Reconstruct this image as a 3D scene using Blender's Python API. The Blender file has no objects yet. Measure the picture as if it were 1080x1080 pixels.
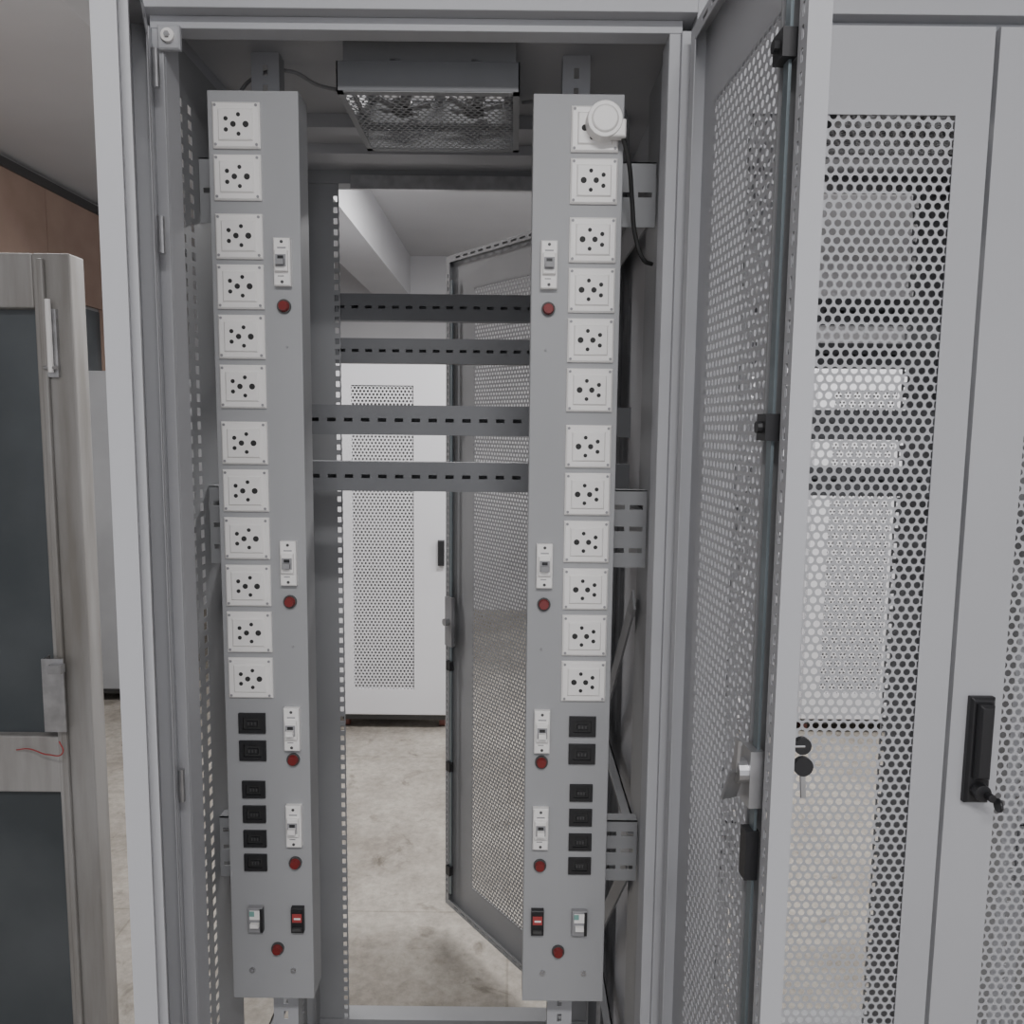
import bpy, math, random
from mathutils import Matrix, Vector
random.seed(4)
H = 1.70   # camera height; z values below are written relative to eye level and lifted by H
D2R = math.pi/180

# ------------------------------------------------------------------ materials
def mat(name, col, rough=0.5, metal=0.0, var=0.06, scale=6.0, bump=0.0, spec=0.5, col2=None, detail=4.0, emit=None, stretch=None):
    m = bpy.data.materials.new(name); m.use_nodes = True
    nt = m.node_tree; b = nt.nodes["Principled BSDF"]
    tc = nt.nodes.new("ShaderNodeTexCoord"); nz = nt.nodes.new("ShaderNodeTexNoise")
    nz.inputs["Scale"].default_value = scale; nz.inputs["Detail"].default_value = detail
    if stretch:
        mp = nt.nodes.new("ShaderNodeMapping"); mp.inputs["Scale"].default_value = stretch
        nt.links.new(tc.outputs["Object"], mp.inputs["Vector"]); nt.links.new(mp.outputs["Vector"], nz.inputs["Vector"])
    else:
        nt.links.new(tc.outputs["Object"], nz.inputs["Vector"])
    r = nt.nodes.new("ShaderNodeValToRGB")
    c2 = col2 if col2 else tuple(min(1, c*(1+var)) for c in col)
    c1 = col if col2 else tuple(c*(1-var) for c in col)
    r.color_ramp.elements[0].position = 0.35; r.color_ramp.elements[1].position = 0.65
    r.color_ramp.elements[0].color = (*c1, 1); r.color_ramp.elements[1].color = (*c2, 1)
    nt.links.new(nz.outputs["Fac"], r.inputs["Fac"]); nt.links.new(r.outputs["Color"], b.inputs["Base Color"])
    b.inputs["Roughness"].default_value = rough; b.inputs["Metallic"].default_value = metal
    b.inputs["Specular IOR Level"].default_value = spec
    if bump > 0:
        bn = nt.nodes.new("ShaderNodeBump"); bn.inputs["Strength"].default_value = bump
        bn.inputs["Distance"].default_value = 0.01
        nt.links.new(nz.outputs["Fac"], bn.inputs["Height"]); nt.links.new(bn.outputs["Normal"], b.inputs["Normal"])
    if emit:
        b.inputs["Emission Color"].default_value = (*col, 1); b.inputs["Emission Strength"].default_value = emit
    return m

M_PAINT = mat("grey_powder_coat", (0.46, 0.465, 0.485), 0.5, var=0.03, scale=2)
M_STRIP = mat("strip_powder_coat", (0.37, 0.375, 0.385), 0.5, var=0.02, scale=3)
M_INNER = mat("inner_shade_and_cabinet_grey", (0.32, 0.325, 0.335), 0.5, var=0.05, scale=4)  # rack grey darkened for interior shade; plain grey on the storage cabinet
M_BAR = mat("rail_shade_grey", (0.18, 0.185, 0.195), 0.5, var=0.06)  # darker than the frame grey: interior shade put into the rail colour
M_WHITEP = mat("white_powder_coat", (0.76, 0.76, 0.785), 0.45, var=0.02, scale=1.5)
M_PLATE = mat("white_socket_plastic", (0.90, 0.88, 0.86), 0.35, var=0.02)
M_BLACK = mat("black_plastic", (0.02, 0.02, 0.022), 0.4)
M_HOLE = mat("socket_cavity", (0.03, 0.03, 0.03), 0.7)
M_RED = mat("red_indicator_lens", (0.20, 0.025, 0.025), 0.25)
M_REDL = mat("red_label", (0.40, 0.06, 0.06), 0.5)
M_GREYPL = mat("grey_plastic", (0.30, 0.30, 0.31), 0.5)
M_DGREY = mat("dark_grey_plastic", (0.07, 0.07, 0.07), 0.5)
M_GREEN = mat("green_label", (0.22, 0.42, 0.38), 0.5)
M_STEEL = mat("galvanised_steel", (0.50, 0.50, 0.51), 0.35, 0.85, var=0.15, scale=30)
M_ZINC = mat("steel_rod", (0.22, 0.26, 0.28), 0.4, 0.6, var=0.1, scale=12)
M_RUBBER = mat("black_rubber", (0.03, 0.03, 0.03), 0.7)
M_WHEEL = mat("castor_wheel_rubber", (0.16, 0.06, 0.05), 0.6)
M_WOOD = mat("brown_board", (0.50, 0.36, 0.29), 0.8, scale=1.6, col2=(0.36, 0.25, 0.20), detail=7)
M_GLASS = mat("dark_dusty_glass", (0.065, 0.075, 0.082), 0.28, col2=(0.11, 0.122, 0.13), scale=2.5, detail=8)
M_ALU = mat("old_aluminium_paint", (0.41, 0.40, 0.39), 0.55, 0.15, col2=(0.24, 0.225, 0.205), scale=3, bump=0.1, stretch=(5, 5, 0.6), detail=8)

def floor_mat():
    m = bpy.data.materials.new("worn_concrete_floor"); m.use_nodes = True
    nt = m.node_tree; b = nt.nodes["Principled BSDF"]; N = nt.nodes.new; L = nt.links.new
    tc = N("ShaderNodeTexCoord")
    def nz(s, d, r, p0, c0, p1, c1, dist=0.0):
        n = N("ShaderNodeTexNoise"); n.inputs["Scale"].default_value = s; n.inputs["Detail"].default_value = d
        n.inputs["Roughness"].default_value = r; n.inputs["Distortion"].default_value = dist
        L(tc.outputs["Object"], n.inputs["Vector"])
        q = N("ShaderNodeValToRGB"); q.color_ramp.elements[0].position = p0; q.color_ramp.elements[0].color = (*c0, 1)
        q.color_ramp.elements[1].position = p1; q.color_ramp.elements[1].color = (*c1, 1)
        L(n.outputs["Fac"], q.inputs["Fac"]); return q.outputs["Color"]
    def mul(a, c):
        mx = N("ShaderNodeMix"); mx.data_type = 'RGBA'; mx.blend_type = 'MULTIPLY'; mx.inputs[0].default_value = 1
        L(a, mx.inputs[6]); L(c, mx.inputs[7]); return mx.outputs[2]
    base = nz(1.5, 9, 0.75, 0.38, (0.24, 0.215, 0.185), 0.58, (0.37, 0.342, 0.30))
    grain = nz(30, 6, 0.7, 0.33, (0.74, 0.74, 0.74), 0.60, (1, 1, 1))
    stain = nz(4.5, 6, 0.65, 0.30, (0.52, 0.50, 0.48), 0.42, (1, 1, 1), 1.2)
    scratch = nz(9, 10, 0.8, 0.56, (1, 1, 1), 0.72, (0.72, 0.70, 0.68), 2.5)
    c = mul(mul(mul(base, grain), stain), scratch)
    br = N("ShaderNodeTexBrick"); br.inputs["Scale"].default_value = 1.0; br.offset = 0
    br.inputs["Brick Width"].default_value = 1.3; br.inputs["Row Height"].default_value = 1.3
    br.inputs["Mortar Size"].default_value = 0.004
    br.inputs["Color1"].default_value = (1, 1, 1, 1); br.inputs["Color2"].default_value = (1, 1, 1, 1); br.inputs["Mortar"].default_value = (0.8, 0.79, 0.77, 1)
    L(tc.outputs["Object"], br.inputs["Vector"])
    L(mul(c, br.outputs["Color"]), b.inputs["Base Color"]); b.inputs["Roughness"].default_value = 0.85
    b.inputs["Specular IOR Level"].default_value = 0.25
    return m
M_FLOOR = floor_mat()
M_WALL = mat("painted_plaster", (0.61, 0.61, 0.625), 0.8, var=0.04, scale=1.2, bump=0.05)
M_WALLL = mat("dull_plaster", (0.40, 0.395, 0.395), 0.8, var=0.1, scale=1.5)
M_CEIL = mat("ceiling_plaster", (0.55, 0.55, 0.56), 0.85, var=0.05, scale=1.0)

# ------------------------------------------------------------------ mesh builder
class B:
    def __init__(s, off=(0, 0, H)):
        s.v = []; s.f = []; s.m = []; s.mats = []; s.off = off
    def mi(s, m):
        if m not in s.mats: s.mats.append(m)
        return s.mats.index(m)
    def add(s, vs, fs, m):
        o = len(s.v); i = s.mi(m)
        s.v += [(a+s.off[0], b+s.off[1], c+s.off[2]) for a, b, c in vs]
        for f in fs: s.f.append(tuple(k+o for k in f)); s.m.append(i)
    def box(s, x0, x1, y0, y1, z0, z1, m):
        if x0 > x1: x0, x1 = x1, x0
        if y0 > y1: y0, y1 = y1, y0
        if z0 > z1: z0, z1 = z1, z0
        s.add([(x0,y0,z0),(x1,y0,z0),(x1,y1,z0),(x0,y1,z0),(x0,y0,z1),(x1,y0,z1),(x1,y1,z1),(x0,y1,z1)],
              [(0,3,2,1),(4,5,6,7),(0,1,5,4),(1,2,6,5),(2,3,7,6),(3,0,4,7)], m)
    def chbox(s, x0, x1, y0, y1, z0, z1, c, m):
        s.add([(x0,y0+c,z0),(x1,y0+c,z0),(x1,y0+c,z1),(x0,y0+c,z1),
               (x0+c,y0,z0+c),(x1-c,y0,z0+c),(x1-c,y0,z1-c),(x0+c,y0,z1-c),
               (x0,y1,z0),(x1,y1,z0),(x1,y1,z1),(x0,y1,z1)],
              [(4,5,6,7),(0,1,5,4),(1,2,6,5),(2,3,7,6),(3,0,4,7),(8,11,10,9),(0,8,9,1),(1,9,10,2),(2,10,11,3),(3,11,8,0)], m)
    def cyl(s, c, ax, r, d, m, n=16, r2=None):
        r2 = r if r2 is None else r2
        vs = []
        for k, (h, rr) in enumerate(((-d/2, r), (d/2, r2))):
            for i in range(n):
                a = 2*math.pi*i/n; p, q = rr*math.cos(a), rr*math.sin(a)
                if ax == 'y': vs.append((c[0]+p, c[1]+h, c[2]+q))
                elif ax == 'x': vs.append((c[0]+h, c[1]+p, c[2]+q))
                else: vs.append((c[0]+p, c[1]+q, c[2]+h))
        fs = [tuple(range(n)), tuple(range(2*n-1, n-1, -1))] + [(i, i+n, (i+1) % n+n, (i+1) % n) for i in range(n)]
        s.add(vs, fs, m)
    def beam(s, p, q, w, h, m):
        p, q = Vector(p), Vector(q); d = (q-p).normalized()
        up = Vector((0, 0, 1)) if abs(d.z) < 0.95 else Vector((0, 1, 0))
        a = d.cross(up).normalized()*w/2; b = a.cross(d).normalized()*h/2
        vs = [tuple(t+i*a+j*b) for t in (p, q) for i, j in ((-1,-1),(1,-1),(1,1),(-1,1))]
        s.add(vs, [(0,1,2,3),(7,6,5,4),(0,4,5,1),(1,5,6,2),(2,6,7,3),(3,7,4,0)], m)
    def slotted(s, plane, a0, a1, b0, b1, t0, th, slots, m):
        """flat sheet with rectangular through-slots (a0,a1,b0,b1), thickness th"""
        R5 = lambda k: round(k, 5)
        a0, a1, b0, b1 = R5(a0), R5(a1), R5(b0), R5(b1)
        A = sorted({a0, a1} | {R5(k) for q in slots for k in q[:2]})
        Bc = sorted({b0, b1} | {R5(k) for q in slots for k in q[2:]})
        hole = set()
        ia = {k: i for i, k in enumerate(A)}; ib = {k: i for i, k in enumerate(Bc)}
        for q in slots:
            q = [R5(k) for k in q]
            for i in range(ia[q[0]], ia[q[1]]):
                for j in range(ib[q[2]], ib[q[3]]): hole.add((i, j))
        def P(a, b, t):
            return {'xz': (a, t, b), 'yz': (t, a, b), 'xy': (a, b, t)}[plane]
        na, nb = len(A), len(Bc)
        vs = [P(a, b, t) for t in (t0, t0+th) for a in A for b in Bc]
        idx = lambda i, j, k: k*na*nb+i*nb+j
        fs = []
        solid = lambda i, j: 0 <= i < na-1 and 0 <= j < nb-1 and (i, j) not in hole
        for i in range(na-1):
            for j in range(nb-1):
                if not solid(i, j): continue
                for k in (0, 1): fs.append((idx(i,j,k), idx(i+1,j,k), idx(i+1,j+1,k), idx(i,j+1,k)))
                if not solid(i-1, j): fs.append((idx(i,j,0), idx(i,j+1,0), idx(i,j+1,1), idx(i,j,1)))
                if not solid(i+1, j): fs.append((idx(i+1,j,0), idx(i+1,j+1,0), idx(i+1,j+1,1), idx(i+1,j,1)))
                if not solid(i, j-1): fs.append((idx(i,j,0), idx(i+1,j,0), idx(i+1,j,1), idx(i,j,1)))
                if not solid(i, j+1): fs.append((idx(i,j+1,0), idx(i+1,j+1,0), idx(i+1,j+1,1), idx(i,j+1,1)))
        s.add(vs, fs, m)
    def obj(s, name, parent=None, bevel=0.0, loc=None, rot=0.0):
        me = bpy.data.meshes.new(name); me.from_pydata(s.v, [], s.f)
        for m in s.mats: me.materials.append(m)
        me.polygons.foreach_set("material_index", s.m); me.update()
        o = bpy.data.objects.new(name, me); bpy.context.collection.objects.link(o)
        if parent: o.parent = parent
        if loc: o.location = loc
        o.rotation_euler[2] = rot
        if bevel > 0:
            md = o.modifiers.new("bevel", 'BEVEL'); md.width = bevel; md.segments = 2; md.limit_method = 'ANGLE'
        return o

def empty(name, loc=(0, 0, 0)):
    e = bpy.data.objects.new(name, None); e.location = loc; e.empty_display_size = 0.1
    bpy.context.collection.objects.link(e); return e

def perf_sheet_mesh(name, w, h, p, r, n, m):
    """hexagonally perforated sheet, real holes. local x 0..w , z 0..h, y 0"""
    rows = int(h/(p*math.sqrt(3)/2))+2; cols = int(w/p)+2
    R = p/math.sqrt(3); vs = []; fs = []
    outer = []
    for i in range(n):
        a = math.pi/2+2*math.pi*i/n
        k = i % (n//6)
        rad = R if k == 0 else R*math.cos(math.pi/6)
        outer.append((rad*math.cos(a), rad*math.sin(a)))
    inner = [(r*math.cos(math.pi/2+2*math.pi*i/n), r*math.sin(math.pi/2+2*math.pi*i/n)) for i in range(n)]
    for j in range(rows):
        z = j*p*math.sqrt(3)/2
        for i in range(cols):
            x = i*p+(p/2 if j % 2 else 0)
            if x > w or z > h: continue
            o = len(vs)
            vs += [(x+a, 0, z+b) for a, b in outer]+[(x+a, 0, z+b) for a, b in inner]
            for q in range(n): fs.append((o+q, o+(q+1) % n, o+n+(q+1) % n, o+n+q))
    me = bpy.data.meshes.new(name); me.from_pydata(vs, [], fs); me.materials.append(m); me.update()
    return me

# ------------------------------------------------------------------ doors
ZT, ZB = 0.536, -1.59
DH = ZT-ZB
MT = 0.113
def door(name, parent, w, loc, rot, sgn=1, perf=None, m=M_PAINT, t=0.022, ml=0.055, mr=0.057, mt=MT, mb=0.13, h=DH, lip_slots=True, sheet_y=0.003):
    """leaf: x from hinge 0..w (times sgn), outer face y=0, inner y=t, z 0..h"""
    e = bpy.data.objects.new(name, None); bpy.context.collection.objects.link(e)
    e.parent = parent; e.location = loc; e.rotation_euler[2] = rot
    b = B((0, 0, 0)); X = lambda x: x*sgn
    s = 0.0015
    b.box(X(0), X(ml), 0, s, 0, h, m); b.box(X(w-mr), X(w), 0, s, 0, h, m)
    b.box(X(ml), X(w-mr), 0, s, h-mt, h, m); b.box(X(ml), X(w-mr), 0, s, 0, mb, m)
    b.box(X(0), X(s), s, t, 0, h, m); b.box(X(w-s), X(w), s, t, 0, h, m)
    b.box(X(s), X(w-s), s, t, h-s, h, m); b.box(X(s), X(w-s), s, t, 0, s, m)
    lw = 0.020
    n = int((h-0.08)/0.020)
    for (xa, xb, slot) in ((s, lw, False), (w-lw, w-s, lip_slots)):
        a0, a1 = sorted((X(xa), X(xb))); c = (a0+a1)/2
        sl = [(c-0.0025, c+0.0025, 0.04+i*0.020, 0.04+i*0.020+0.012) for i in range(n)] if slot else []
        b.slotted('xz', a0, a1, 0.0, h, t-s, s, sl, m)
    nx = int((w-2*lw-0.03)/0.04)
    for (za, zb) in ((s, lw), (h-lw, h-s)):
        a0, a1 = sorted((X(lw), X(w-lw))); c = (za+zb)/2
        sl = [(a0+0.015+i*0.04, a0+0.04+i*0.04, c-0.003, c+0.003) for i in range(nx)]
        b.slotted('xz', a0, a1, za, zb, t-s, s, sl, m)
    b.obj(name+"_frame", e)
    if perf:
        o = bpy.data.objects.new(name+"_perforated_panel", perf); bpy.context.collection.objects.link(o)
        o.parent = e; o.location = ((ml if sgn > 0 else -(w-mr)), sheet_y, mb)
    return e

PW = 0.278
P_LEAF = perf_sheet_mesh("perforated_sheet_front", PW, DH-0.13-MT, 0.0135, 0.0050, 12, M_PAINT)
P_LEAF6 = perf_sheet_mesh("perforated_sheet_inner", PW, DH-0.13-MT, 0.0135, 0.0044, 6, M_PAINT)
P_REAR = perf_sheet_mesh("perforated_sheet_rear", 0.714-0.26, DH-0.22, 0.0135, 0.0042, 6, M_INNER)

# ------------------------------------------------------------------ rack body
Y0, Y1 = 1.14, 1.94
def rack(name, C, rear_angle, left_panel=True):
    e = empty(name, (C, 1.54, 0))
    def par(o):
        o.parent = e; o.matrix_parent_inverse = Matrix.Translation((-C, -1.54, 0)); return o
    xl, xr = C-0.40, C+0.40
    b = B()
    for s in (-1, 1):
        xo = C+s*0.398
        b.box(xo, xo-s*0.012, Y0, Y0+0.05, -1.60, 0.60, M_PAINT)
        b.box(xo-s*0.012, xo-s*0.030, Y0+0.010, Y0+0.05, -1.60, 0.545, M_PAINT)
        b.box(xo-s*0.030, xo-s*0.046, Y0+0.018, Y0+0.024, -1.60, 0.545, M_PAINT)
        b.box(xo-s*0.042, xo-s*0.046, Y0+0.024, Y0+0.07, -1.60, 0.545, M_PAINT)
    b.box(xl+0.014, xr-0.014, Y0-0.004, Y0+0.05, 0.562, 0.60, M_PAINT)
    b.box(xl+0.03, xr-0.03, Y0+0.018, Y0+0.05, 0.545, 0.562, M_PAINT)
    b.box(xl+0.014, xr-0.014, Y0, Y0+0.05, -1.60, -1.555, M_PAINT)
    par(b.obj(name+"_front_frame", bevel=0.0012))
    b = B()
    for s in (-1, 1):
        xo = C+s*0.398
        b.box(xo, xo-s*0.05, Y1-0.05, Y1, -1.60, 0.60, M_INNER)
        a0, a1 = sorted((xo-s*0.05, xo-s*0.128)); c = (xo-s*0.120)
        n = int(2.1/0.025)
        b.slotted('xz', a0, a1, -1.60, 0.56, Y1-0.045, 0.002,
                  [(c-0.0045, c+0.0045, -1.56+i*0.025, -1.56+i*0.025+0.013) for i in range(n)], M_INNER)
        xi = xo-s*0.05
        b.box(xi, xi-s*0.002, Y1-0.085, Y1-0.045, -1.6, 0.56, M_INNER)
    b.box(xl+0.05, xr-0.05, Y1-0.05, Y1, 0.555, 0.60, M_INNER)
    b.box(xl+0.16, xr-0.06, Y1-0.06, Y1-0.05, 0.540, 0.572, M_STEEL)
    b.box(xl+0.05, xr-0.05, Y1-0.05, Y1, -1.60, -1.535, M_INNER)
    par(b.obj(name+"_rear_frame", bevel=0.001))
    b = B()
    fx0, fx1, fy0, fy1 = C-0.132, C+0.145, 1.25, 1.51
    b.slotted('xy', xl+.002, xr-.002, Y0+0.05, Y1, 0.585, 0.002,
              [(fx0+0.02, fx0+0.125, fy0+0.03, fy0+0.12), (fx0+0.145, fx0+0.25, fy0+0.03, fy0+0.12),
               (fx0+0.02, fx0+0.125, fy0+0.14, fy0+0.245), (fx0+0.145, fx0+0.25, fy0+0.14, fy0+0.245)], M_PAINT)
    b.box(xl+0.05, xr-0.05, 1.56, 1.60, 0.560, 0.585, M_PAINT)
    b.box(xl+0.05, xr-0.05, Y1-0.22, Y1-0.16, 0.565, 0.585, M_PAINT)
    par(b.obj(name+"_roof"))
    b = B()
    z0, z1 = 0.502, 0.545
    b.box(fx0, fx1, fy0, fy0+0.002, z0, z1, M_BAR); b.box(fx0, fx1, fy1-0.002, fy1, z0, z1, M_INNER)
    b.box(fx0, fx1, fy0+0.002, fy0+0.024, z1-0.002, z1, M_INNER)
    b.box(fx0, fx0+0.002, fy0, fy1, z0, z1, M_INNER); b.box(fx1-0.002, fx1, fy0, fy1, z0, z1, M_INNER)
    b.box(fx0+0.008, fx1-0.008, fy0+0.022, fy0+0.024, z1-0.002, 0.585, M_INNER)
    b.box(fx0+0.008, fx1-0.008, fy1-0.010, fy1-0.008, z1-0.002, 0.585, M_INNER)
    b.box(fx0+0.006, fx0+0.008, fy0+0.022, fy1-0.008, z1-0.002, 0.585, M_INNER)
    b.box(fx1-0.008, fx1-0.006, fy0+0.022, fy1-0.008, z1-0.002, 0.585, M_INNER)
    for (a, c, p, q) in ((fx0, fx1, fy0, fy0+0.012), (fx0, fx1, fy1-0.012, fy1), (fx0, fx0+0.01, fy0, fy1), (fx1-0.01, fx1, fy0, fy1)):
        b.box(a, c, p, q, z0-0.001, z0+0.0005, M_INNER)
    for fx in (fx0+0.0725, fx0+0.1975):
        for fy in (fy0+0.0675, fy0+0.1925):
            b.cyl((fx, fy, 0.552), 'z', 0.018, 0.02, M_DGREY, 16)
            for k in range(5):
                a = k*2*math.pi/5
                p = (fx+0.015*math.cos(a), fy+0.015*math.sin(a), 0.55); q = (fx+0.050*math.cos(a), fy+0.050*math.sin(a), 0.557)
                b.beam(p, q, 0.018, 0.002, M_GREYPL)
    par(b.obj(name+"_fan_tray"))
    me = perf_sheet_mesh(name+"_fan_grille", 0.255, 0.24, 0.0115, 0.0046, 6, M_INNER)
    o = bpy.data.objects.new(name+"_fan_grille", me); bpy.context.collection.objects.link(o)
    o.scale = (1, 1, -1); o.rotation_euler = (math.pi/2, 0, 0); o.location = (fx0+0.01, fy0+0.01, z0+H)
    par(o)
    b = B()
    if left_panel: b.box(xl+0.001, xl+0.003, Y0+0.05, Y1-0.05, -1.60, 0.585, M_PAINT)
    else:
        b.box(xl+0.002, xl+0.03, Y0+0.05, Y1-0.05, 0.55, 0.585, M_PAINT)
        b.box(xl+0.002, xl+0.03, Y0+0.05, Y1-0.05, -1.60, -1.55, M_PAINT)
    b.box(xr-0.003, xr-0.001, Y0+0.05, Y1-0.05, -1.60, 0.585, M_PAINT)
    par(b.obj(name+"_side_panels"))
    b = B()
    for s in (-1, 1):
        xs = C+s*0.366
        sl = []
        for i in range(int(2.05/0.022)):
            z = -1.55+i*0.022
            sl += [(1.205, 1.215, z, z+0.012), (1.238, 1.248, z, z+0.012), (1.268, 1.282, z, z+0.013)]
        b.slotted('yz', 1.192, 1.40, -1.60, 0.56, xs, 0.001, sl, M_INNER)
        sl = [(1.80, 1.81, -1.55+i*0.025, -1.55+i*0.025+0.014) for i in range(82)]
        b.slotted('yz', 1.76, 1.84, -1.60, 0.56, xs, 0.002, sl, M_INNER)
        xc = C-0.012+s*0.247
        for (zc, hh) in ((0.37, 0.10), (-0.168, 0.13), (-0.735, 0.11), (-1.3, 0.11)):
            a0, a1 = sorted((C+s*0.364, xc)); sl = []
            for r_ in (-0.28, 0.0, 0.28):
                if zc > 0 and r_ != 0: continue
                # slots set out from the side inwards
                k = 0
                while k < 3:
                    xa = C+s*(0.358-k*0.030); xb = C+s*(0.336-k*0.030)
                    sl.append((min(xa, xb), max(xa, xb), zc+r_*hh-0.004, zc+r_*hh+0.004)); k += 1
            b.slotted('xz', a0, a1, zc-hh/2, zc+hh/2, 1.304, 0.002, sl, M_INNER)
            b.box(a0, a1, 1.304, 1.33, zc+hh/2-0.002, zc+hh/2, M_INNER)
            b.box(xs, xs-s*0.003, 1.31, 1.86, zc-0.03, zc+0.03, M_INNER)
            b.box(xs, xs-s*0.018, 1.31, 1.86, zc+0.028, zc+0.03, M_INNER)
        b.beam((xs-s*0.01, 1.36, -0.30), (xs-s*0.01, 1.82, -0.72), 0.004, 0.04, M_INNER)
        b.beam((xs-s*0.01, 1.36, -0.80), (xs-s*0.01, 1.82, -1.25), 0.004, 0.04, M_INNER)
        sl = [(xc-0.004, xc+0.004, -1.55+i*0.03, -1.55+i*0.03+0.016) for i in range(71)]
        b.slotted('xz', xc-0.022, xc+0.022, -1.60, 0.585, 1.316, 0.002, sl, M_PAINT)
        b.box(xc-0.022, xc-0.020, 1.318, 1.345, -1.6, 0.585, M_INNER)
        b.box(xc+0.020, xc+0.022, 1.318, 1.345, -1.6, 0.585, M_INNER)
    par(b.obj(name+"_side_rails"))
    b = B()
    for (yy, zc, hh, m) in ((1.897, 0.277, 0.062, M_BAR), (1.897, 0.176, 0.058, M_BAR), (1.50, 0.010, 0.056, M_BAR), (1.50, -0.097, 0.056, M_BAR)):
        dx = 0.055 if yy > 1.8 else 0.037
        sl = []; x = xl+0.06
        while x < xr-0.08:
            sl.append((x, x+0.016, zc-0.0035, zc+0.0035)); x += 0.032
        x0, x1 = xl+dx, xr-dx
        b.slotted('xz', x0, x1, zc-hh/2, zc+hh/2, yy, 0.002, sl, m)
        b.box(x0, x1, yy+0.002, yy+0.03, zc+hh/2-0.002, zc+hh/2, m)
        b.box(x0, x1, yy+0.002, yy+0.03, zc-hh/2, zc-hh/2+0.002, m)
        b.box(x0, x1, yy+0.028, yy+0.03, zc-hh/2+0.002, zc+hh/2-0.002, m)
    par(b.obj(name+"_cross_rails"))
    b = B()
    b.box(xl+0.002, xl+0.10, Y0+0.05, Y1-0.05, -1.60, -1.59, M_INNER)
    b.box(xr-0.10, xr-0.002, Y0+0.05, Y1-0.05, -1.60, -1.59, M_INNER)
    for sx in (xl+0.06, xr-0.06):
        for sy in (Y0+0.07, Y1-0.07):
            b.cyl((sx, sy, -1.66), 'x', 0.040, 0.025, M_RUBBER, 20)
            b.box(sx-0.03, sx+0.03, sy-0.03, sy+0.03, -1.615, -1.60, M_STEEL)
            b.box(sx-0.018, sx-0.015, sy-0.015, sy+0.015, -1.66, -1.61, M_STEEL)
            b.box(sx+0.015, sx+0.018, sy-0.015, sy+0.015, -1.66, -1.61, M_STEEL)
    par(b.obj(name+"_base"))
    hx = C+0.375
    rd = door(name+"_rear_door", None, 0.714, (hx, 1.952, ZB-0.015+H), rear_angle*D2R, 1, P_REAR, M_INNER, ml=0.13, mr=0.13, mt=0.11, mb=0.11)
    b = B((0, 0, 0))
    b.box(0.66, 0.70, 0.022, 0.034, 0.90, 1.06, M_GREYPL)
    b.cyl((0.68, 0.04, 0.98), 'y', 0.012, 0.02, M_STEEL)
    b.box(0.672, 0.684, 0.022, 0.026, 0.05, 2.05, M_ZINC)
    for z in (0.12, 0.48, 0.82, 1.6): b.box(0.667, 0.689, 0.021, 0.036, z, z+0.03, M_BLACK)
    b.obj(name+"_rear_door_lock", rd)
    par(rd)
    return e

def swing_handle(parent, x, z, name):
    b = B((0, 0, 0))
    b.chbox(x-0.018, x+0.018, -0.012, 0.0, z-0.080, z+0.080, 0.004, M_BLACK)
    b.chbox(x-0.011, x+0.011, -0.024, -0.012, z-0.040, z+0.072, 0.004, M_BLACK)
    b.cyl((x, -0.018, z-0.058), 'y', 0.012, 0.016, M_BLACK, 20)
    b.cyl((x+0.006, -0.030, z-0.060), 'y', 0.006, 0.016, M_BLACK, 12)
    b.cyl((x+0.016, -0.036, z-0.070), 'x', 0.010, 0.004, M_BLACK, 16)
    return b.obj(name, parent, bevel=0.001)

C1, C2 = -0.14, 0.655
R1 = rack("server_rack", C1, 127, left_panel=False)
R2 = rack("server_rack.001", C2, 58)

def attach(child, e, C):
    child.parent = e; child.matrix_parent_inverse = Matrix.Translation((-C, -1.54, 0))

dl = door("left_door", None, 0.39, (-0.521, 1.1228, ZB+H), -69.9*D2R, 1, P_LEAF6); attach(dl, R1, C1)
dr = door("right_door", None, 0.39, (0.258, 1.131, ZB+H), 93.2*D2R, -1, P_LEAF6); attach(dr, R1, C1)
b = B((0, 0, 0))
for z in (0.25, 1.05, 1.85, 2.07):
    b.cyl((0.004, 0.030, z), 'z', 0.005, 0.05, M_STEEL, 12)
b.box(0.360, 0.372, 0.022, 0.030, 0.02, DH-0.005, M_PAINT)
b.obj("left_door_hinges", dl)
b = B((0, 0, 0))
b.box(-0.358, -0.346, 0.0225, 0.0255, 0.03, DH-0.02, M_ZINC)
b.box(-0.334, -0.330, 0.004, 0.024, 0.02, DH-0.02, M_INNER)
for z in (0.48, 1.592, 1.945):
    b.box(-0.364, -0.340, 0.020, 0.034, z-0.013, z+0.013, M_BLACK)
    b.cyl((-0.352, 0.036, z), 'y', 0.006, 0.006, M_BLACK, 10)
b.box(-0.364, -0.338, 0.020, 0.034, 1.205, 1.265, M_STEEL)
b.cyl((-0.350, 0.038, 1.24), 'y', 0.013, 0.012, M_STEEL, 16)
b.beam((-0.350, 0.042, 1.24), (-0.338, 0.046, 1.205), 0.018, 0.003, M_STEEL)
b.beam((-0.350, 0.044, 1.24), (-0.354, 0.044, 1.275), 0.010, 0.003, M_STEEL)
b.box(-0.360, -0.344, 0.020, 0.034, 1.125, 1.178, M_BLACK)
b.obj("right_door_lock_rod", dr)
b = B((0, 0, 0))
b.cyl((-0.356, -0.004, 1.268), 'y', 0.011, 0.008, M_BLACK, 18)
b.cyl((-0.356, -0.014, 1.268), 'y', 0.0035, 0.02, M_STEEL, 8)
b.cyl((-0.356, -0.022, 1.268), 'x', 0.009, 0.006, M_BLACK, 20)
b.cyl((-0.356, -0.024, 1.246), 'x', 0.010, 0.006, M_BLACK, 20)
b.beam((-0.356, -0.024, 1.238), (-0.356, -0.026, 1.212), 0.003, 0.005, M_STEEL)
b.obj("right_door_handle_and_keys", dr)

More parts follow.
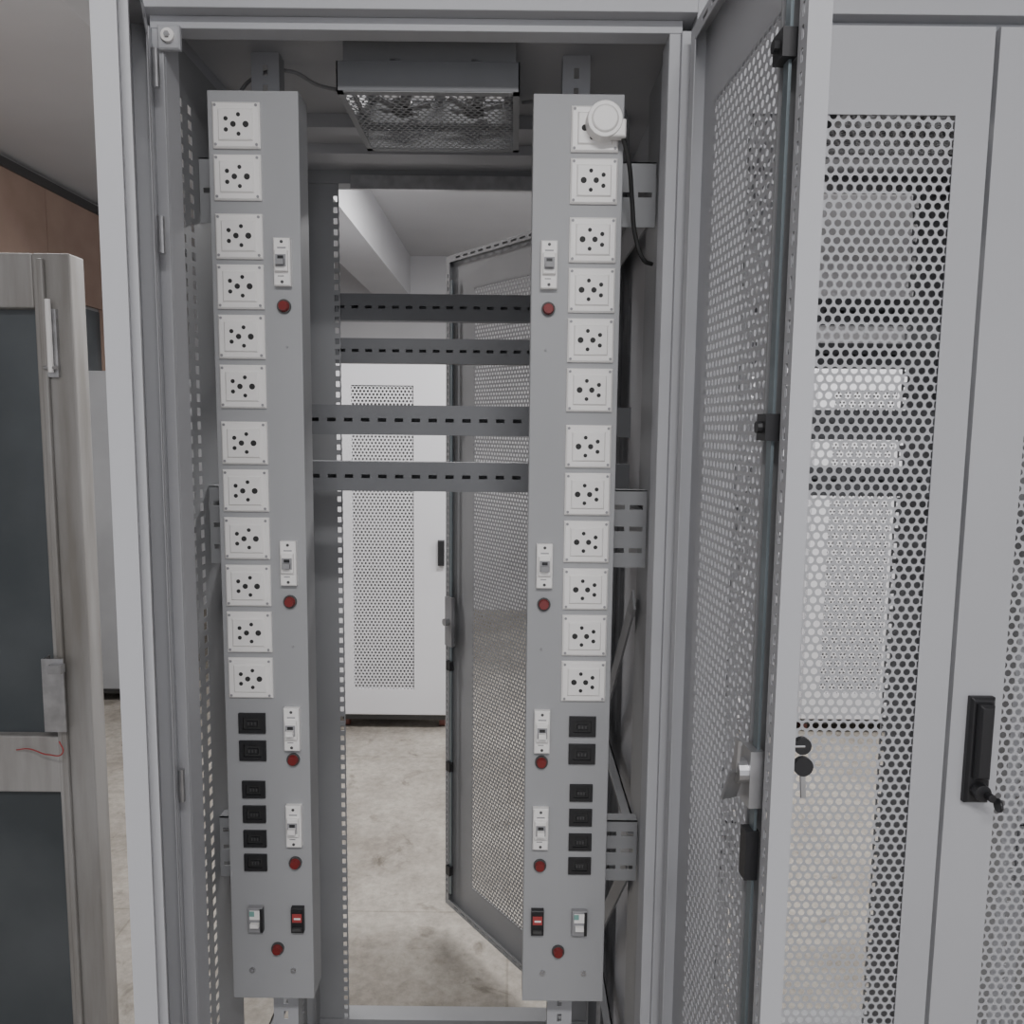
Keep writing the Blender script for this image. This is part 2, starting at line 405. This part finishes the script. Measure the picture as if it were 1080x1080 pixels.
nl = door("left_door", None, 0.379, (C2-0.396, 1.112, ZB+H), 0, 1, P_LEAF, mr=0.379-0.055-PW); attach(nl, R2, C2)
nr = door("right_door", None, 0.406, (C2+0.396, 1.112, ZB+H), 0, -1, P_LEAF, mr=0.406-0.055-PW); attach(nr, R2, C2)
swing_handle(nr, -0.406+0.040, 1.128, "swing_handle")

b = B()
b.chbox(-0.497, -0.466, 1.150, 1.158, 0.514, 0.546, 0.002, M_PAINT)
b.cyl((-0.481, 1.148, 0.531), 'y', 0.009, 0.006, M_PLATE, 20)
b.cyl((-0.481, 1.144, 0.531), 'y', 0.004, 0.004, M_STEEL, 6)
o = b.obj("frame_corner_screw_plate"); attach(o, R1, C1)

# ------------------------------------------------------------------ power strips
SZ = [0.449, 0.373, 0.286, 0.2105, 0.1345, 0.058, -0.030, -0.1055, -0.182, -0.259, -0.3355, -0.412]
def power_strip(name, xc, s):
    """s=+1: sockets on the left side of the strip ; s=-1 mirrored"""
    e = empty(name, (xc, 1.28, H-0.236)); yF = 1.25
    def par(o): o.parent = e; o.matrix_parent_inverse = Matrix.Translation((-xc, -1.28, -(H-0.236)))
    b = B()
    b.box(xc-0.069, xc+0.069, yF, yF+0.052, -0.978, 0.501, M_STRIP)
    par(b.obj("strip_body", bevel=0.0015))
    b = B(); X = lambda dx: xc+s*dx
    px = X(-0.0245)
    for z in SZ:
        b.chbox(px-0.0360, px+0.0360, yF-0.006, yF, z-0.0335, z+0.0335, 0.0025, M_PLATE)
        b.chbox(px-0.0265, px+0.0265, yF-0.0085, yF-0.004, z-0.0235, z+0.0235, 0.002, M_PLATE)
        for (a, c, r) in ((0.016, 0, 0.0046), (0.005, 0.014, 0.003), (0.005, -0.014, 0.003), (-0.003, 0, 0.0042), (-0.014, 0.008, 0.0032), (-0.014, -0.008, 0.0032)):
            b.cyl((px+s*a, yF-0.0086, z+s*c), 'y', r, 0.001, M_HOLE, 14)
        for i in (-1, 1):
            for j in (-1, 1): b.cyl((px+i*0.031, yF-0.0062, z+j*0.0285), 'y', 0.0022, 0.0012, M_GREYPL, 8)
    par(b.obj("universal_sockets"))
    b = B()
    for z, w, h in ((-0.489, 0.022, 0.017), (-0.536, 0.022, 0.017)) + tuple((zz, 0.019, 0.0145) for zz in (-0.603, -0.646, -0.689, -0.731)):
        b.slotted('xz', px-w, px+w, z-h, z+h, yF-0.004, 0.004,
                  [(px-w*0.66, px+w*0.66, z-h*0.6, z+h*0.6)], M_BLACK)
        b.box(px-w*0.66, px+w*0.66, yF-0.0006, yF-0.0002, z-h*0.6, z+h*0.6, M_HOLE)
        b.chbox(px-w*0.40, px+w*0.40, yF-0.0034, yF-0.0006, z-h*0.30, z+h*0.22, 0.0005, M_BLACK)
        for k in (-0.25, 0, 0.25): b.box(px+w*k-0.001, px+w*k+0.001, yF-0.0037, yF-0.0033, z-0.003, z+0.002, M_DGREY)
    par(b.obj("iec_outlets"))
    mx = X(0.042)
    b = B()
    for z in (0.2476, -0.2215, -0.497, -0.664):
        b.chbox(mx-0.0128, mx+0.0128, yF-0.010, yF, z-0.036, z+0.036, 0.0015, M_PLATE)
        b.chbox(mx-0.0100, mx+0.0100, yF-0.016, yF-0.010, z-0.015, z+0.017, 0.0015, M_PLATE)
        b.box(mx-0.0080, mx+0.0080, yF-0.0168, yF-0.0158, z-0.008, z+0.010, M_GREYPL)
        b.box(mx-0.0060, mx+0.0060, yF-0.024, yF-0.0165, z-0.006, z+0.002, M_GREYPL if z > -0.4 else M_PLATE)
        b.box(mx-0.0045, mx+0.0045, yF-0.0171, yF-0.0165, z+0.003, z+0.008, M_BLACK)
        b.box(mx-0.0065, mx+0.0065, yF-0.0104, yF-0.0099, z+0.020, z+0.022, M_GREYPL)
        b.box(mx-0.0065, mx+0.003, yF-0.0104, yF-0.0099, z-0.022, z-0.0205, M_GREYPL)
        b.cyl((mx, yF-0.010, z+0.030), 'y', 0.0025, 0.001, M_DGREY, 8); b.cyl((mx, yF-0.010, z-0.030), 'y', 0.0025, 0.001, M_DGREY, 8)
    gx = X(-0.0255); rx = X(0.045); z = -0.830
    b.chbox(gx-0.0125, gx+0.0125, yF-0.010, yF, z-0.022, z+0.022, 0.001, M_GREYPL)
    b.box(gx-0.009, gx+0.009, yF-0.0106, yF-0.0099, z+0.002, z+0.018, M_PLATE)
    b.box(gx-0.009, gx-0.001, yF-0.0110, yF-0.0104, z+0.008, z+0.017, M_GREEN)
    b.box(gx-0.007, gx+0.007, yF-0.016, yF-0.010, z-0.010, z-0.003, M_PLATE)
    b.box(gx+0.008, gx+0.0127, yF-0.0108, yF-0.002, z-0.021, z+0.021, M_BLACK)
    b.chbox(rx-0.0105, rx+0.0105, yF-0.010, yF, z-0.022, z+0.022, 0.001, M_BLACK)
    b.box(rx-0.008, rx+0.008, yF-0.0108, yF-0.0099, z-0.002, z+0.013, M_REDL)
    b.box(rx-0.005, rx+0.006, yF-0.0112, yF-0.0106, z+0.003, z+0.006, M_PLATE)
    b.box(rx-0.007, rx+0.007, yF-0.014, yF-0.010, z-0.016, z-0.011, M_DGREY)
    par(b.obj("circuit_breakers"))
    b = B()
    for (dx, z) in ((0.042, 0.182), (0.042, -0.285), (0.042, -0.5505), (0.042, -0.731), (0.009, -0.885)):
        b.cyl((X(dx), yF-0.002, z), 'y', 0.0108, 0.004, M_DGREY, 20)
        b.cyl((X(dx), yF-0.006, z), 'y', 0.0070, 0.008, M_RED, 20, r2=0.0096)
    par(b.obj("red_indicator_lamps"))
    b = B()
    for dx in (-0.035, 0.035):
        b.cyl((X(dx), yF-0.0015, -0.925), 'y', 0.0045, 0.003, M_STEEL, 12)
        b.cyl((X(dx), yF-0.0030, -0.925), 'y', 0.0022, 0.002, M_GREYPL, 6)
    for z in (0.12, -0.36): b.cyl((X(0.045), yF-0.001, z), 'y', 0.002, 0.002, M_GREYPL, 8)
    par(b.obj("mounting_screws"))
    return e
power_strip("power_strip", -0.399, 1)
power_strip("power_strip.001", 0.095, -1)

def cable(name, pts, r, m, parent=None):
    cu = bpy.data.curves.new(name, 'CURVE'); cu.dimensions = '3D'; cu.bevel_depth = r; cu.bevel_resolution = 3
    sp = cu.splines.new('BEZIER'); sp.bezier_points.add(len(pts)-1)
    for p, q in zip(sp.bezier_points, pts):
        p.co = (q[0], q[1], q[2]+H); p.handle_left_type = p.handle_right_type = 'AUTO'
    cu.materials.append(m); cu.use_fill_caps = True
    o = bpy.data.objects.new(name, cu); bpy.context.collection.objects.link(o)
    if parent: o.parent = parent
    return o
pe = empty("power_plug")
b = B()
b.cyl((0.132, 1.231, 0.455), 'y', 0.026, 0.022, M_PLATE, 28, r2=0.028)
b.chbox(0.142, 0.164, 1.222, 1.240, 0.430, 0.456, 0.002, M_PLATE)
b.cyl((0.132, 1.219, 0.455), 'y', 0.018, 0.003, M_PLATE, 24, r2=0.021)
b.obj("plug_body", pe, bevel=0.001)
cable("plug_cord", [(0.160, 1.232, 0.434), (0.172, 1.245, 0.40), (0.182, 1.27, 0.35), (0.190, 1.28, 0.30), (0.205, 1.285, 0.265), (0.220, 1.30, 0.262)], 0.0035, M_RUBBER, pe)
pe2 = empty("internal_wiring")
cable("fan_cord", [(-0.27, 1.40, 0.56), (-0.33, 1.38, 0.562), (-0.37, 1.36, 0.575), (-0.43, 1.36, 0.565), (-0.46, 1.33, 0.50)], 0.003, M_GREYPL, pe2)
cable("earth_cord", [(0.01, 1.45, 0.565), (0.10, 1.44, 0.570), (0.17, 1.42, 0.56), (0.19, 1.38, 0.45), (0.20, 1.36, 0.36)], 0.003, M_GREYPL, pe2)

# ------------------------------------------------------------------ white cabinets in the background
P_FAR = perf_sheet_mesh("perforated_sheet_far", 0.335, 1.677, 0.020, 0.0070, 6, M_WHITEP)
def cabinet(name, x0, x1, yf, m=M_WHITEP, perf=True, zt=0.338, depth=0.8):
    e = empty(name, ((x0+x1)/2, yf+depth/2, 0))
    inv = Matrix.Translation((-(x0+x1)/2, -(yf+depth/2), 0))
    b = B()
    zb = -1.62
    b.box(x0, x0+0.02, yf, yf+depth, zb, zt, m); b.box(x1-0.02, x1, yf, yf+depth, zb, zt, m)
    b.box(x0+0.02, x1-0.02, yf, yf+depth, zt-0.02, zt, m); b.box(x0+0.02, x1-0.02, yf, yf+depth, zb, zb+0.03, m)
    b.box(x0+0.02, x1-0.02, yf+depth-0.01, yf+depth, zb+0.03, zt-0.02, m)
    b.box(x0+0.03, x1-0.03, yf+0.02, yf+0.04, zb-0.035, zb, M_DGREY)
    o = b.obj("carcass", bevel=0.003); o.parent = e; o.matrix_parent_inverse = inv
    b = B()
    a0, a1 = x0+0.012, x1-0.012; z0, z1 = zb+0.012, zt-0.012; yd = yf-0.02
    if perf:
        p0, p1, q0, q1 = x0+0.105, x0+0.440, -1.464, 0.213
        b.box(a0, p0, yd, yf-0.002, z0, z1, m); b.box(p1, a1, yd, yf-0.002, z0, z1, m)
        b.box(p0, p1, yd, yf-0.002, q1, z1, m); b.box(p0, p1, yd, yf-0.002, z0, q0, m)
    else:
        b.box(a0, a1, yd, yf-0.002, z0, z1, m)
        b.box((a0+a1)/2-0.002, (a0+a1)/2+0.002, yd-0.001, yd, z0, z1, M_BLACK)
    b.chbox(a1-0.055, a1-0.02, yd-0.025, yd, -0.76, -0.62, 0.004, M_BLACK)
    o = b.obj("front_door"); o.parent = e; o.matrix_parent_inverse = inv
    if perf:
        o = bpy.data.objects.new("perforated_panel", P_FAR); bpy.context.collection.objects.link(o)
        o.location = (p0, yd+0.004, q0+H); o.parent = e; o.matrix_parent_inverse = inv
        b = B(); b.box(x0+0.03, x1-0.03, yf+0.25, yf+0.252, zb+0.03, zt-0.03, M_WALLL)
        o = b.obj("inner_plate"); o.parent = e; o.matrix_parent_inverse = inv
    b = B()
    for sx in (x0+0.05, x1-0.05):
        for sy in (yf+0.06, yf+depth-0.06):
            b.cyl((sx, sy, -1.665), 'x', 0.035, 0.03, M_WHEEL, 18)
            b.box(sx-0.025, sx+0.025, sy-0.02, sy+0.02, -1.65, -1.62, M_STEEL)
    o = b.obj("castors"); o.parent = e; o.matrix_parent_inverse = inv
    return e
cabinet("network_cabinet", -0.975, -0.335, 4.28)
cabinet("network_cabinet.001", 0.95, 1.59, 4.28)
cabinet("network_cabinet.002", 1.62, 2.26, 4.28)
cabinet("network_cabinet.003", 2.29, 2.93, 4.28)
cabinet("storage_cabinet", -2.86, -2.20, 4.66, M_INNER, perf=False, zt=0.30)

# ------------------------------------------------------------------ left glazed partition
pt = empty("glazed_partition")
b = B()
ya, yb = 1.80, 1.86
b.box(-1.075, -0.99, ya, yb, -1.70, 0.373, M_ALU)
b.box(-1.060, -1.045, ya-0.012, ya, -1.70, 0.36, M_ALU)
b.box(-1.9, -1.075, ya, yb, 0.253, 0.373, M_ALU)
b.box(-1.9, -1.075, ya+0.005, yb, -0.885, -0.745, M_ALU)
b.box(-1.9, -1.075, ya+0.005, yb, -1.70, -1.60, M_ALU)
b.box(-1.985, -1.9, ya, yb, -1.70, 0.373, M_ALU)
b.obj("partition_frame", pt, bevel=0.004)
b = B()
b.box(-1.9, -1.075, ya+0.03, ya+0.036, -0.745, 0.253, M_GLASS)
b.box(-1.9, -1.075, ya+0.03, ya+0.036, -1.60, -0.885, M_GLASS)
b.obj("partition_glass", pt)
b = B()
b.box(-1.047, -1.022, ya-0.010, ya, 0.10, 0.25, M_STEEL)
b.cyl((-1.034, ya-0.018, 0.19), 'z', 0.006, 0.16, M_PLATE, 12)
b.cyl((-1.034, ya-0.018, 0.12), 'x', 0.004, 0.03, M_STEEL, 10)
b.box(-1.085, -1.035, ya-0.03, ya-0.026, -0.72, -0.545, M_STEEL)
b.box(-1.085, -1.081, ya-0.026, ya, -0.72, -0.545, M_STEEL)
b.box(-1.060, -1.030, ya-0.05, ya-0.03, -0.575, -0.555, M_STEEL)
b.obj("partition_bolt_and_bracket", pt)
cable("loose_wire", [(-1.05, ya-0.035, -0.74), (-1.04, ya-0.04, -0.765), (-1.08, ya-0.03, -0.775), (-1.14, ya-0.01, -0.77), (-1.17, ya-0.005, -0.775)], 0.0015, M_REDL, pt)

# ------------------------------------------------------------------ room shell
def room(name, x0, x1, y0, y1, z0, z1, m):
    b = B(); b.box(x0, x1, y0, y1, z0, z1, m); return b.obj(name)
room("floor", -3.0, 4.0, -3.0, 7.3, -1.75, -1.70, M_FLOOR)
room("ceiling", -3.0, 4.0, -3.0, 7.3, 1.50, 1.55, M_CEIL)
room("wall_left", -3.0, -2.9, -3.0, 7.3, -1.70, 1.50, M_WALLL)
room("wall_far", -2.9, 4.0, 7.2, 7.3, -1.70, 1.50, M_WALL)
room("wall_right", 4.0, 4.1, -3.0, 7.3, -1.70, 1.50, M_WALL)
room("trim_1", -1.25, -0.93, -3.0, 7.2, 1.15, 1.50, M_WALL)      # ceiling beam
room("trim_2", -2.895, -2.86, -2.9, 7.19, 1.42, 1.47, M_DGREY)
b = B()
for k in range(4):
    b.box(-2.895, -2.88, -1.0+k*2.0+0.003, 1.0+k*2.0-0.003, 0.80, 1.42, M_WOOD)
b.box(-2.895, -2.87, -1.0, 7.1, 0.78, 0.80, M_WOOD)
b.obj("trim_3")
b = B()
for k in range(5):
    y = 3.4+k*0.75
    b.box(-2.895, -2.89, y, y+0.70, 0.30, 0.76, M_GLASS)
    b.box(-2.895, -2.87, y-0.05, y, 0.28, 0.78, M_WOOD)
b.obj("window_1")

# ------------------------------------------------------------------ lights (ceiling fluorescent fixtures and an added left fill)
M_TUBE = mat("fluorescent_tube", (0.98, 0.98, 1.0), 0.4, emit=6.0)
def fixture(name, x, y, power, lx=1.2, ly=0.25):
    e = empty(name, (x, y, H+1.47))
    b = B((0, 0, 0)); b.box(-lx/2, lx/2, -0.06, 0.06, 0.0, 0.03, M_WHITEP)
    b.cyl((0, -0.03, -0.015), 'x', 0.013, lx-0.06, M_TUBE, 12); b.cyl((0, 0.03, -0.015), 'x', 0.013, lx-0.06, M_TUBE, 12)
    b.obj("fixture_housing", e)
    l = bpy.data.lights.new(name+"_light", 'AREA'); l.shape = 'RECTANGLE'; l.size = lx; l.size_y = ly
    l.energy = power; l.color = (1.0, 0.985, 0.985)
    o = bpy.data.objects.new("lamp_light", l); bpy.context.collection.objects.link(o); o.parent = e; o.location = (0, 0, -0.035)
fixture("fluorescent_light", 0.2, -1.0, 58)
fixture("fluorescent_light.001", 0.3, 2.9, 64)
fixture("fluorescent_light.002", 0.2, 4.4, 58)
fixture("fluorescent_light.003", 2.3, 2.9, 60)
fixture("left_fill", -2.0, 2.6, 30)  # added fill lamp with an unseen fixture, brightens the left side

w = bpy.data.worlds.new("world"); bpy.context.scene.world = w; w.use_nodes = True
w.node_tree.nodes["Background"].inputs[0].default_value = (0.90, 0.905, 0.945, 1)
w.node_tree.nodes["Background"].inputs[1].default_value = 1.18

# ------------------------------------------------------------------ camera
cam = bpy.data.cameras.new("camera"); cam.sensor_width = 36; cam.lens = 36*830/1080; cam.clip_start = 0.05
co = bpy.data.objects.new("camera", cam); bpy.context.collection.objects.link(co)
co.matrix_world = Matrix.Translation((0, 0, H)) @ Matrix.Rotation((90-6.19)*D2R, 4, 'X') @ Matrix.Rotation(0.6*D2R, 4, 'Z')
bpy.context.scene.camera = co
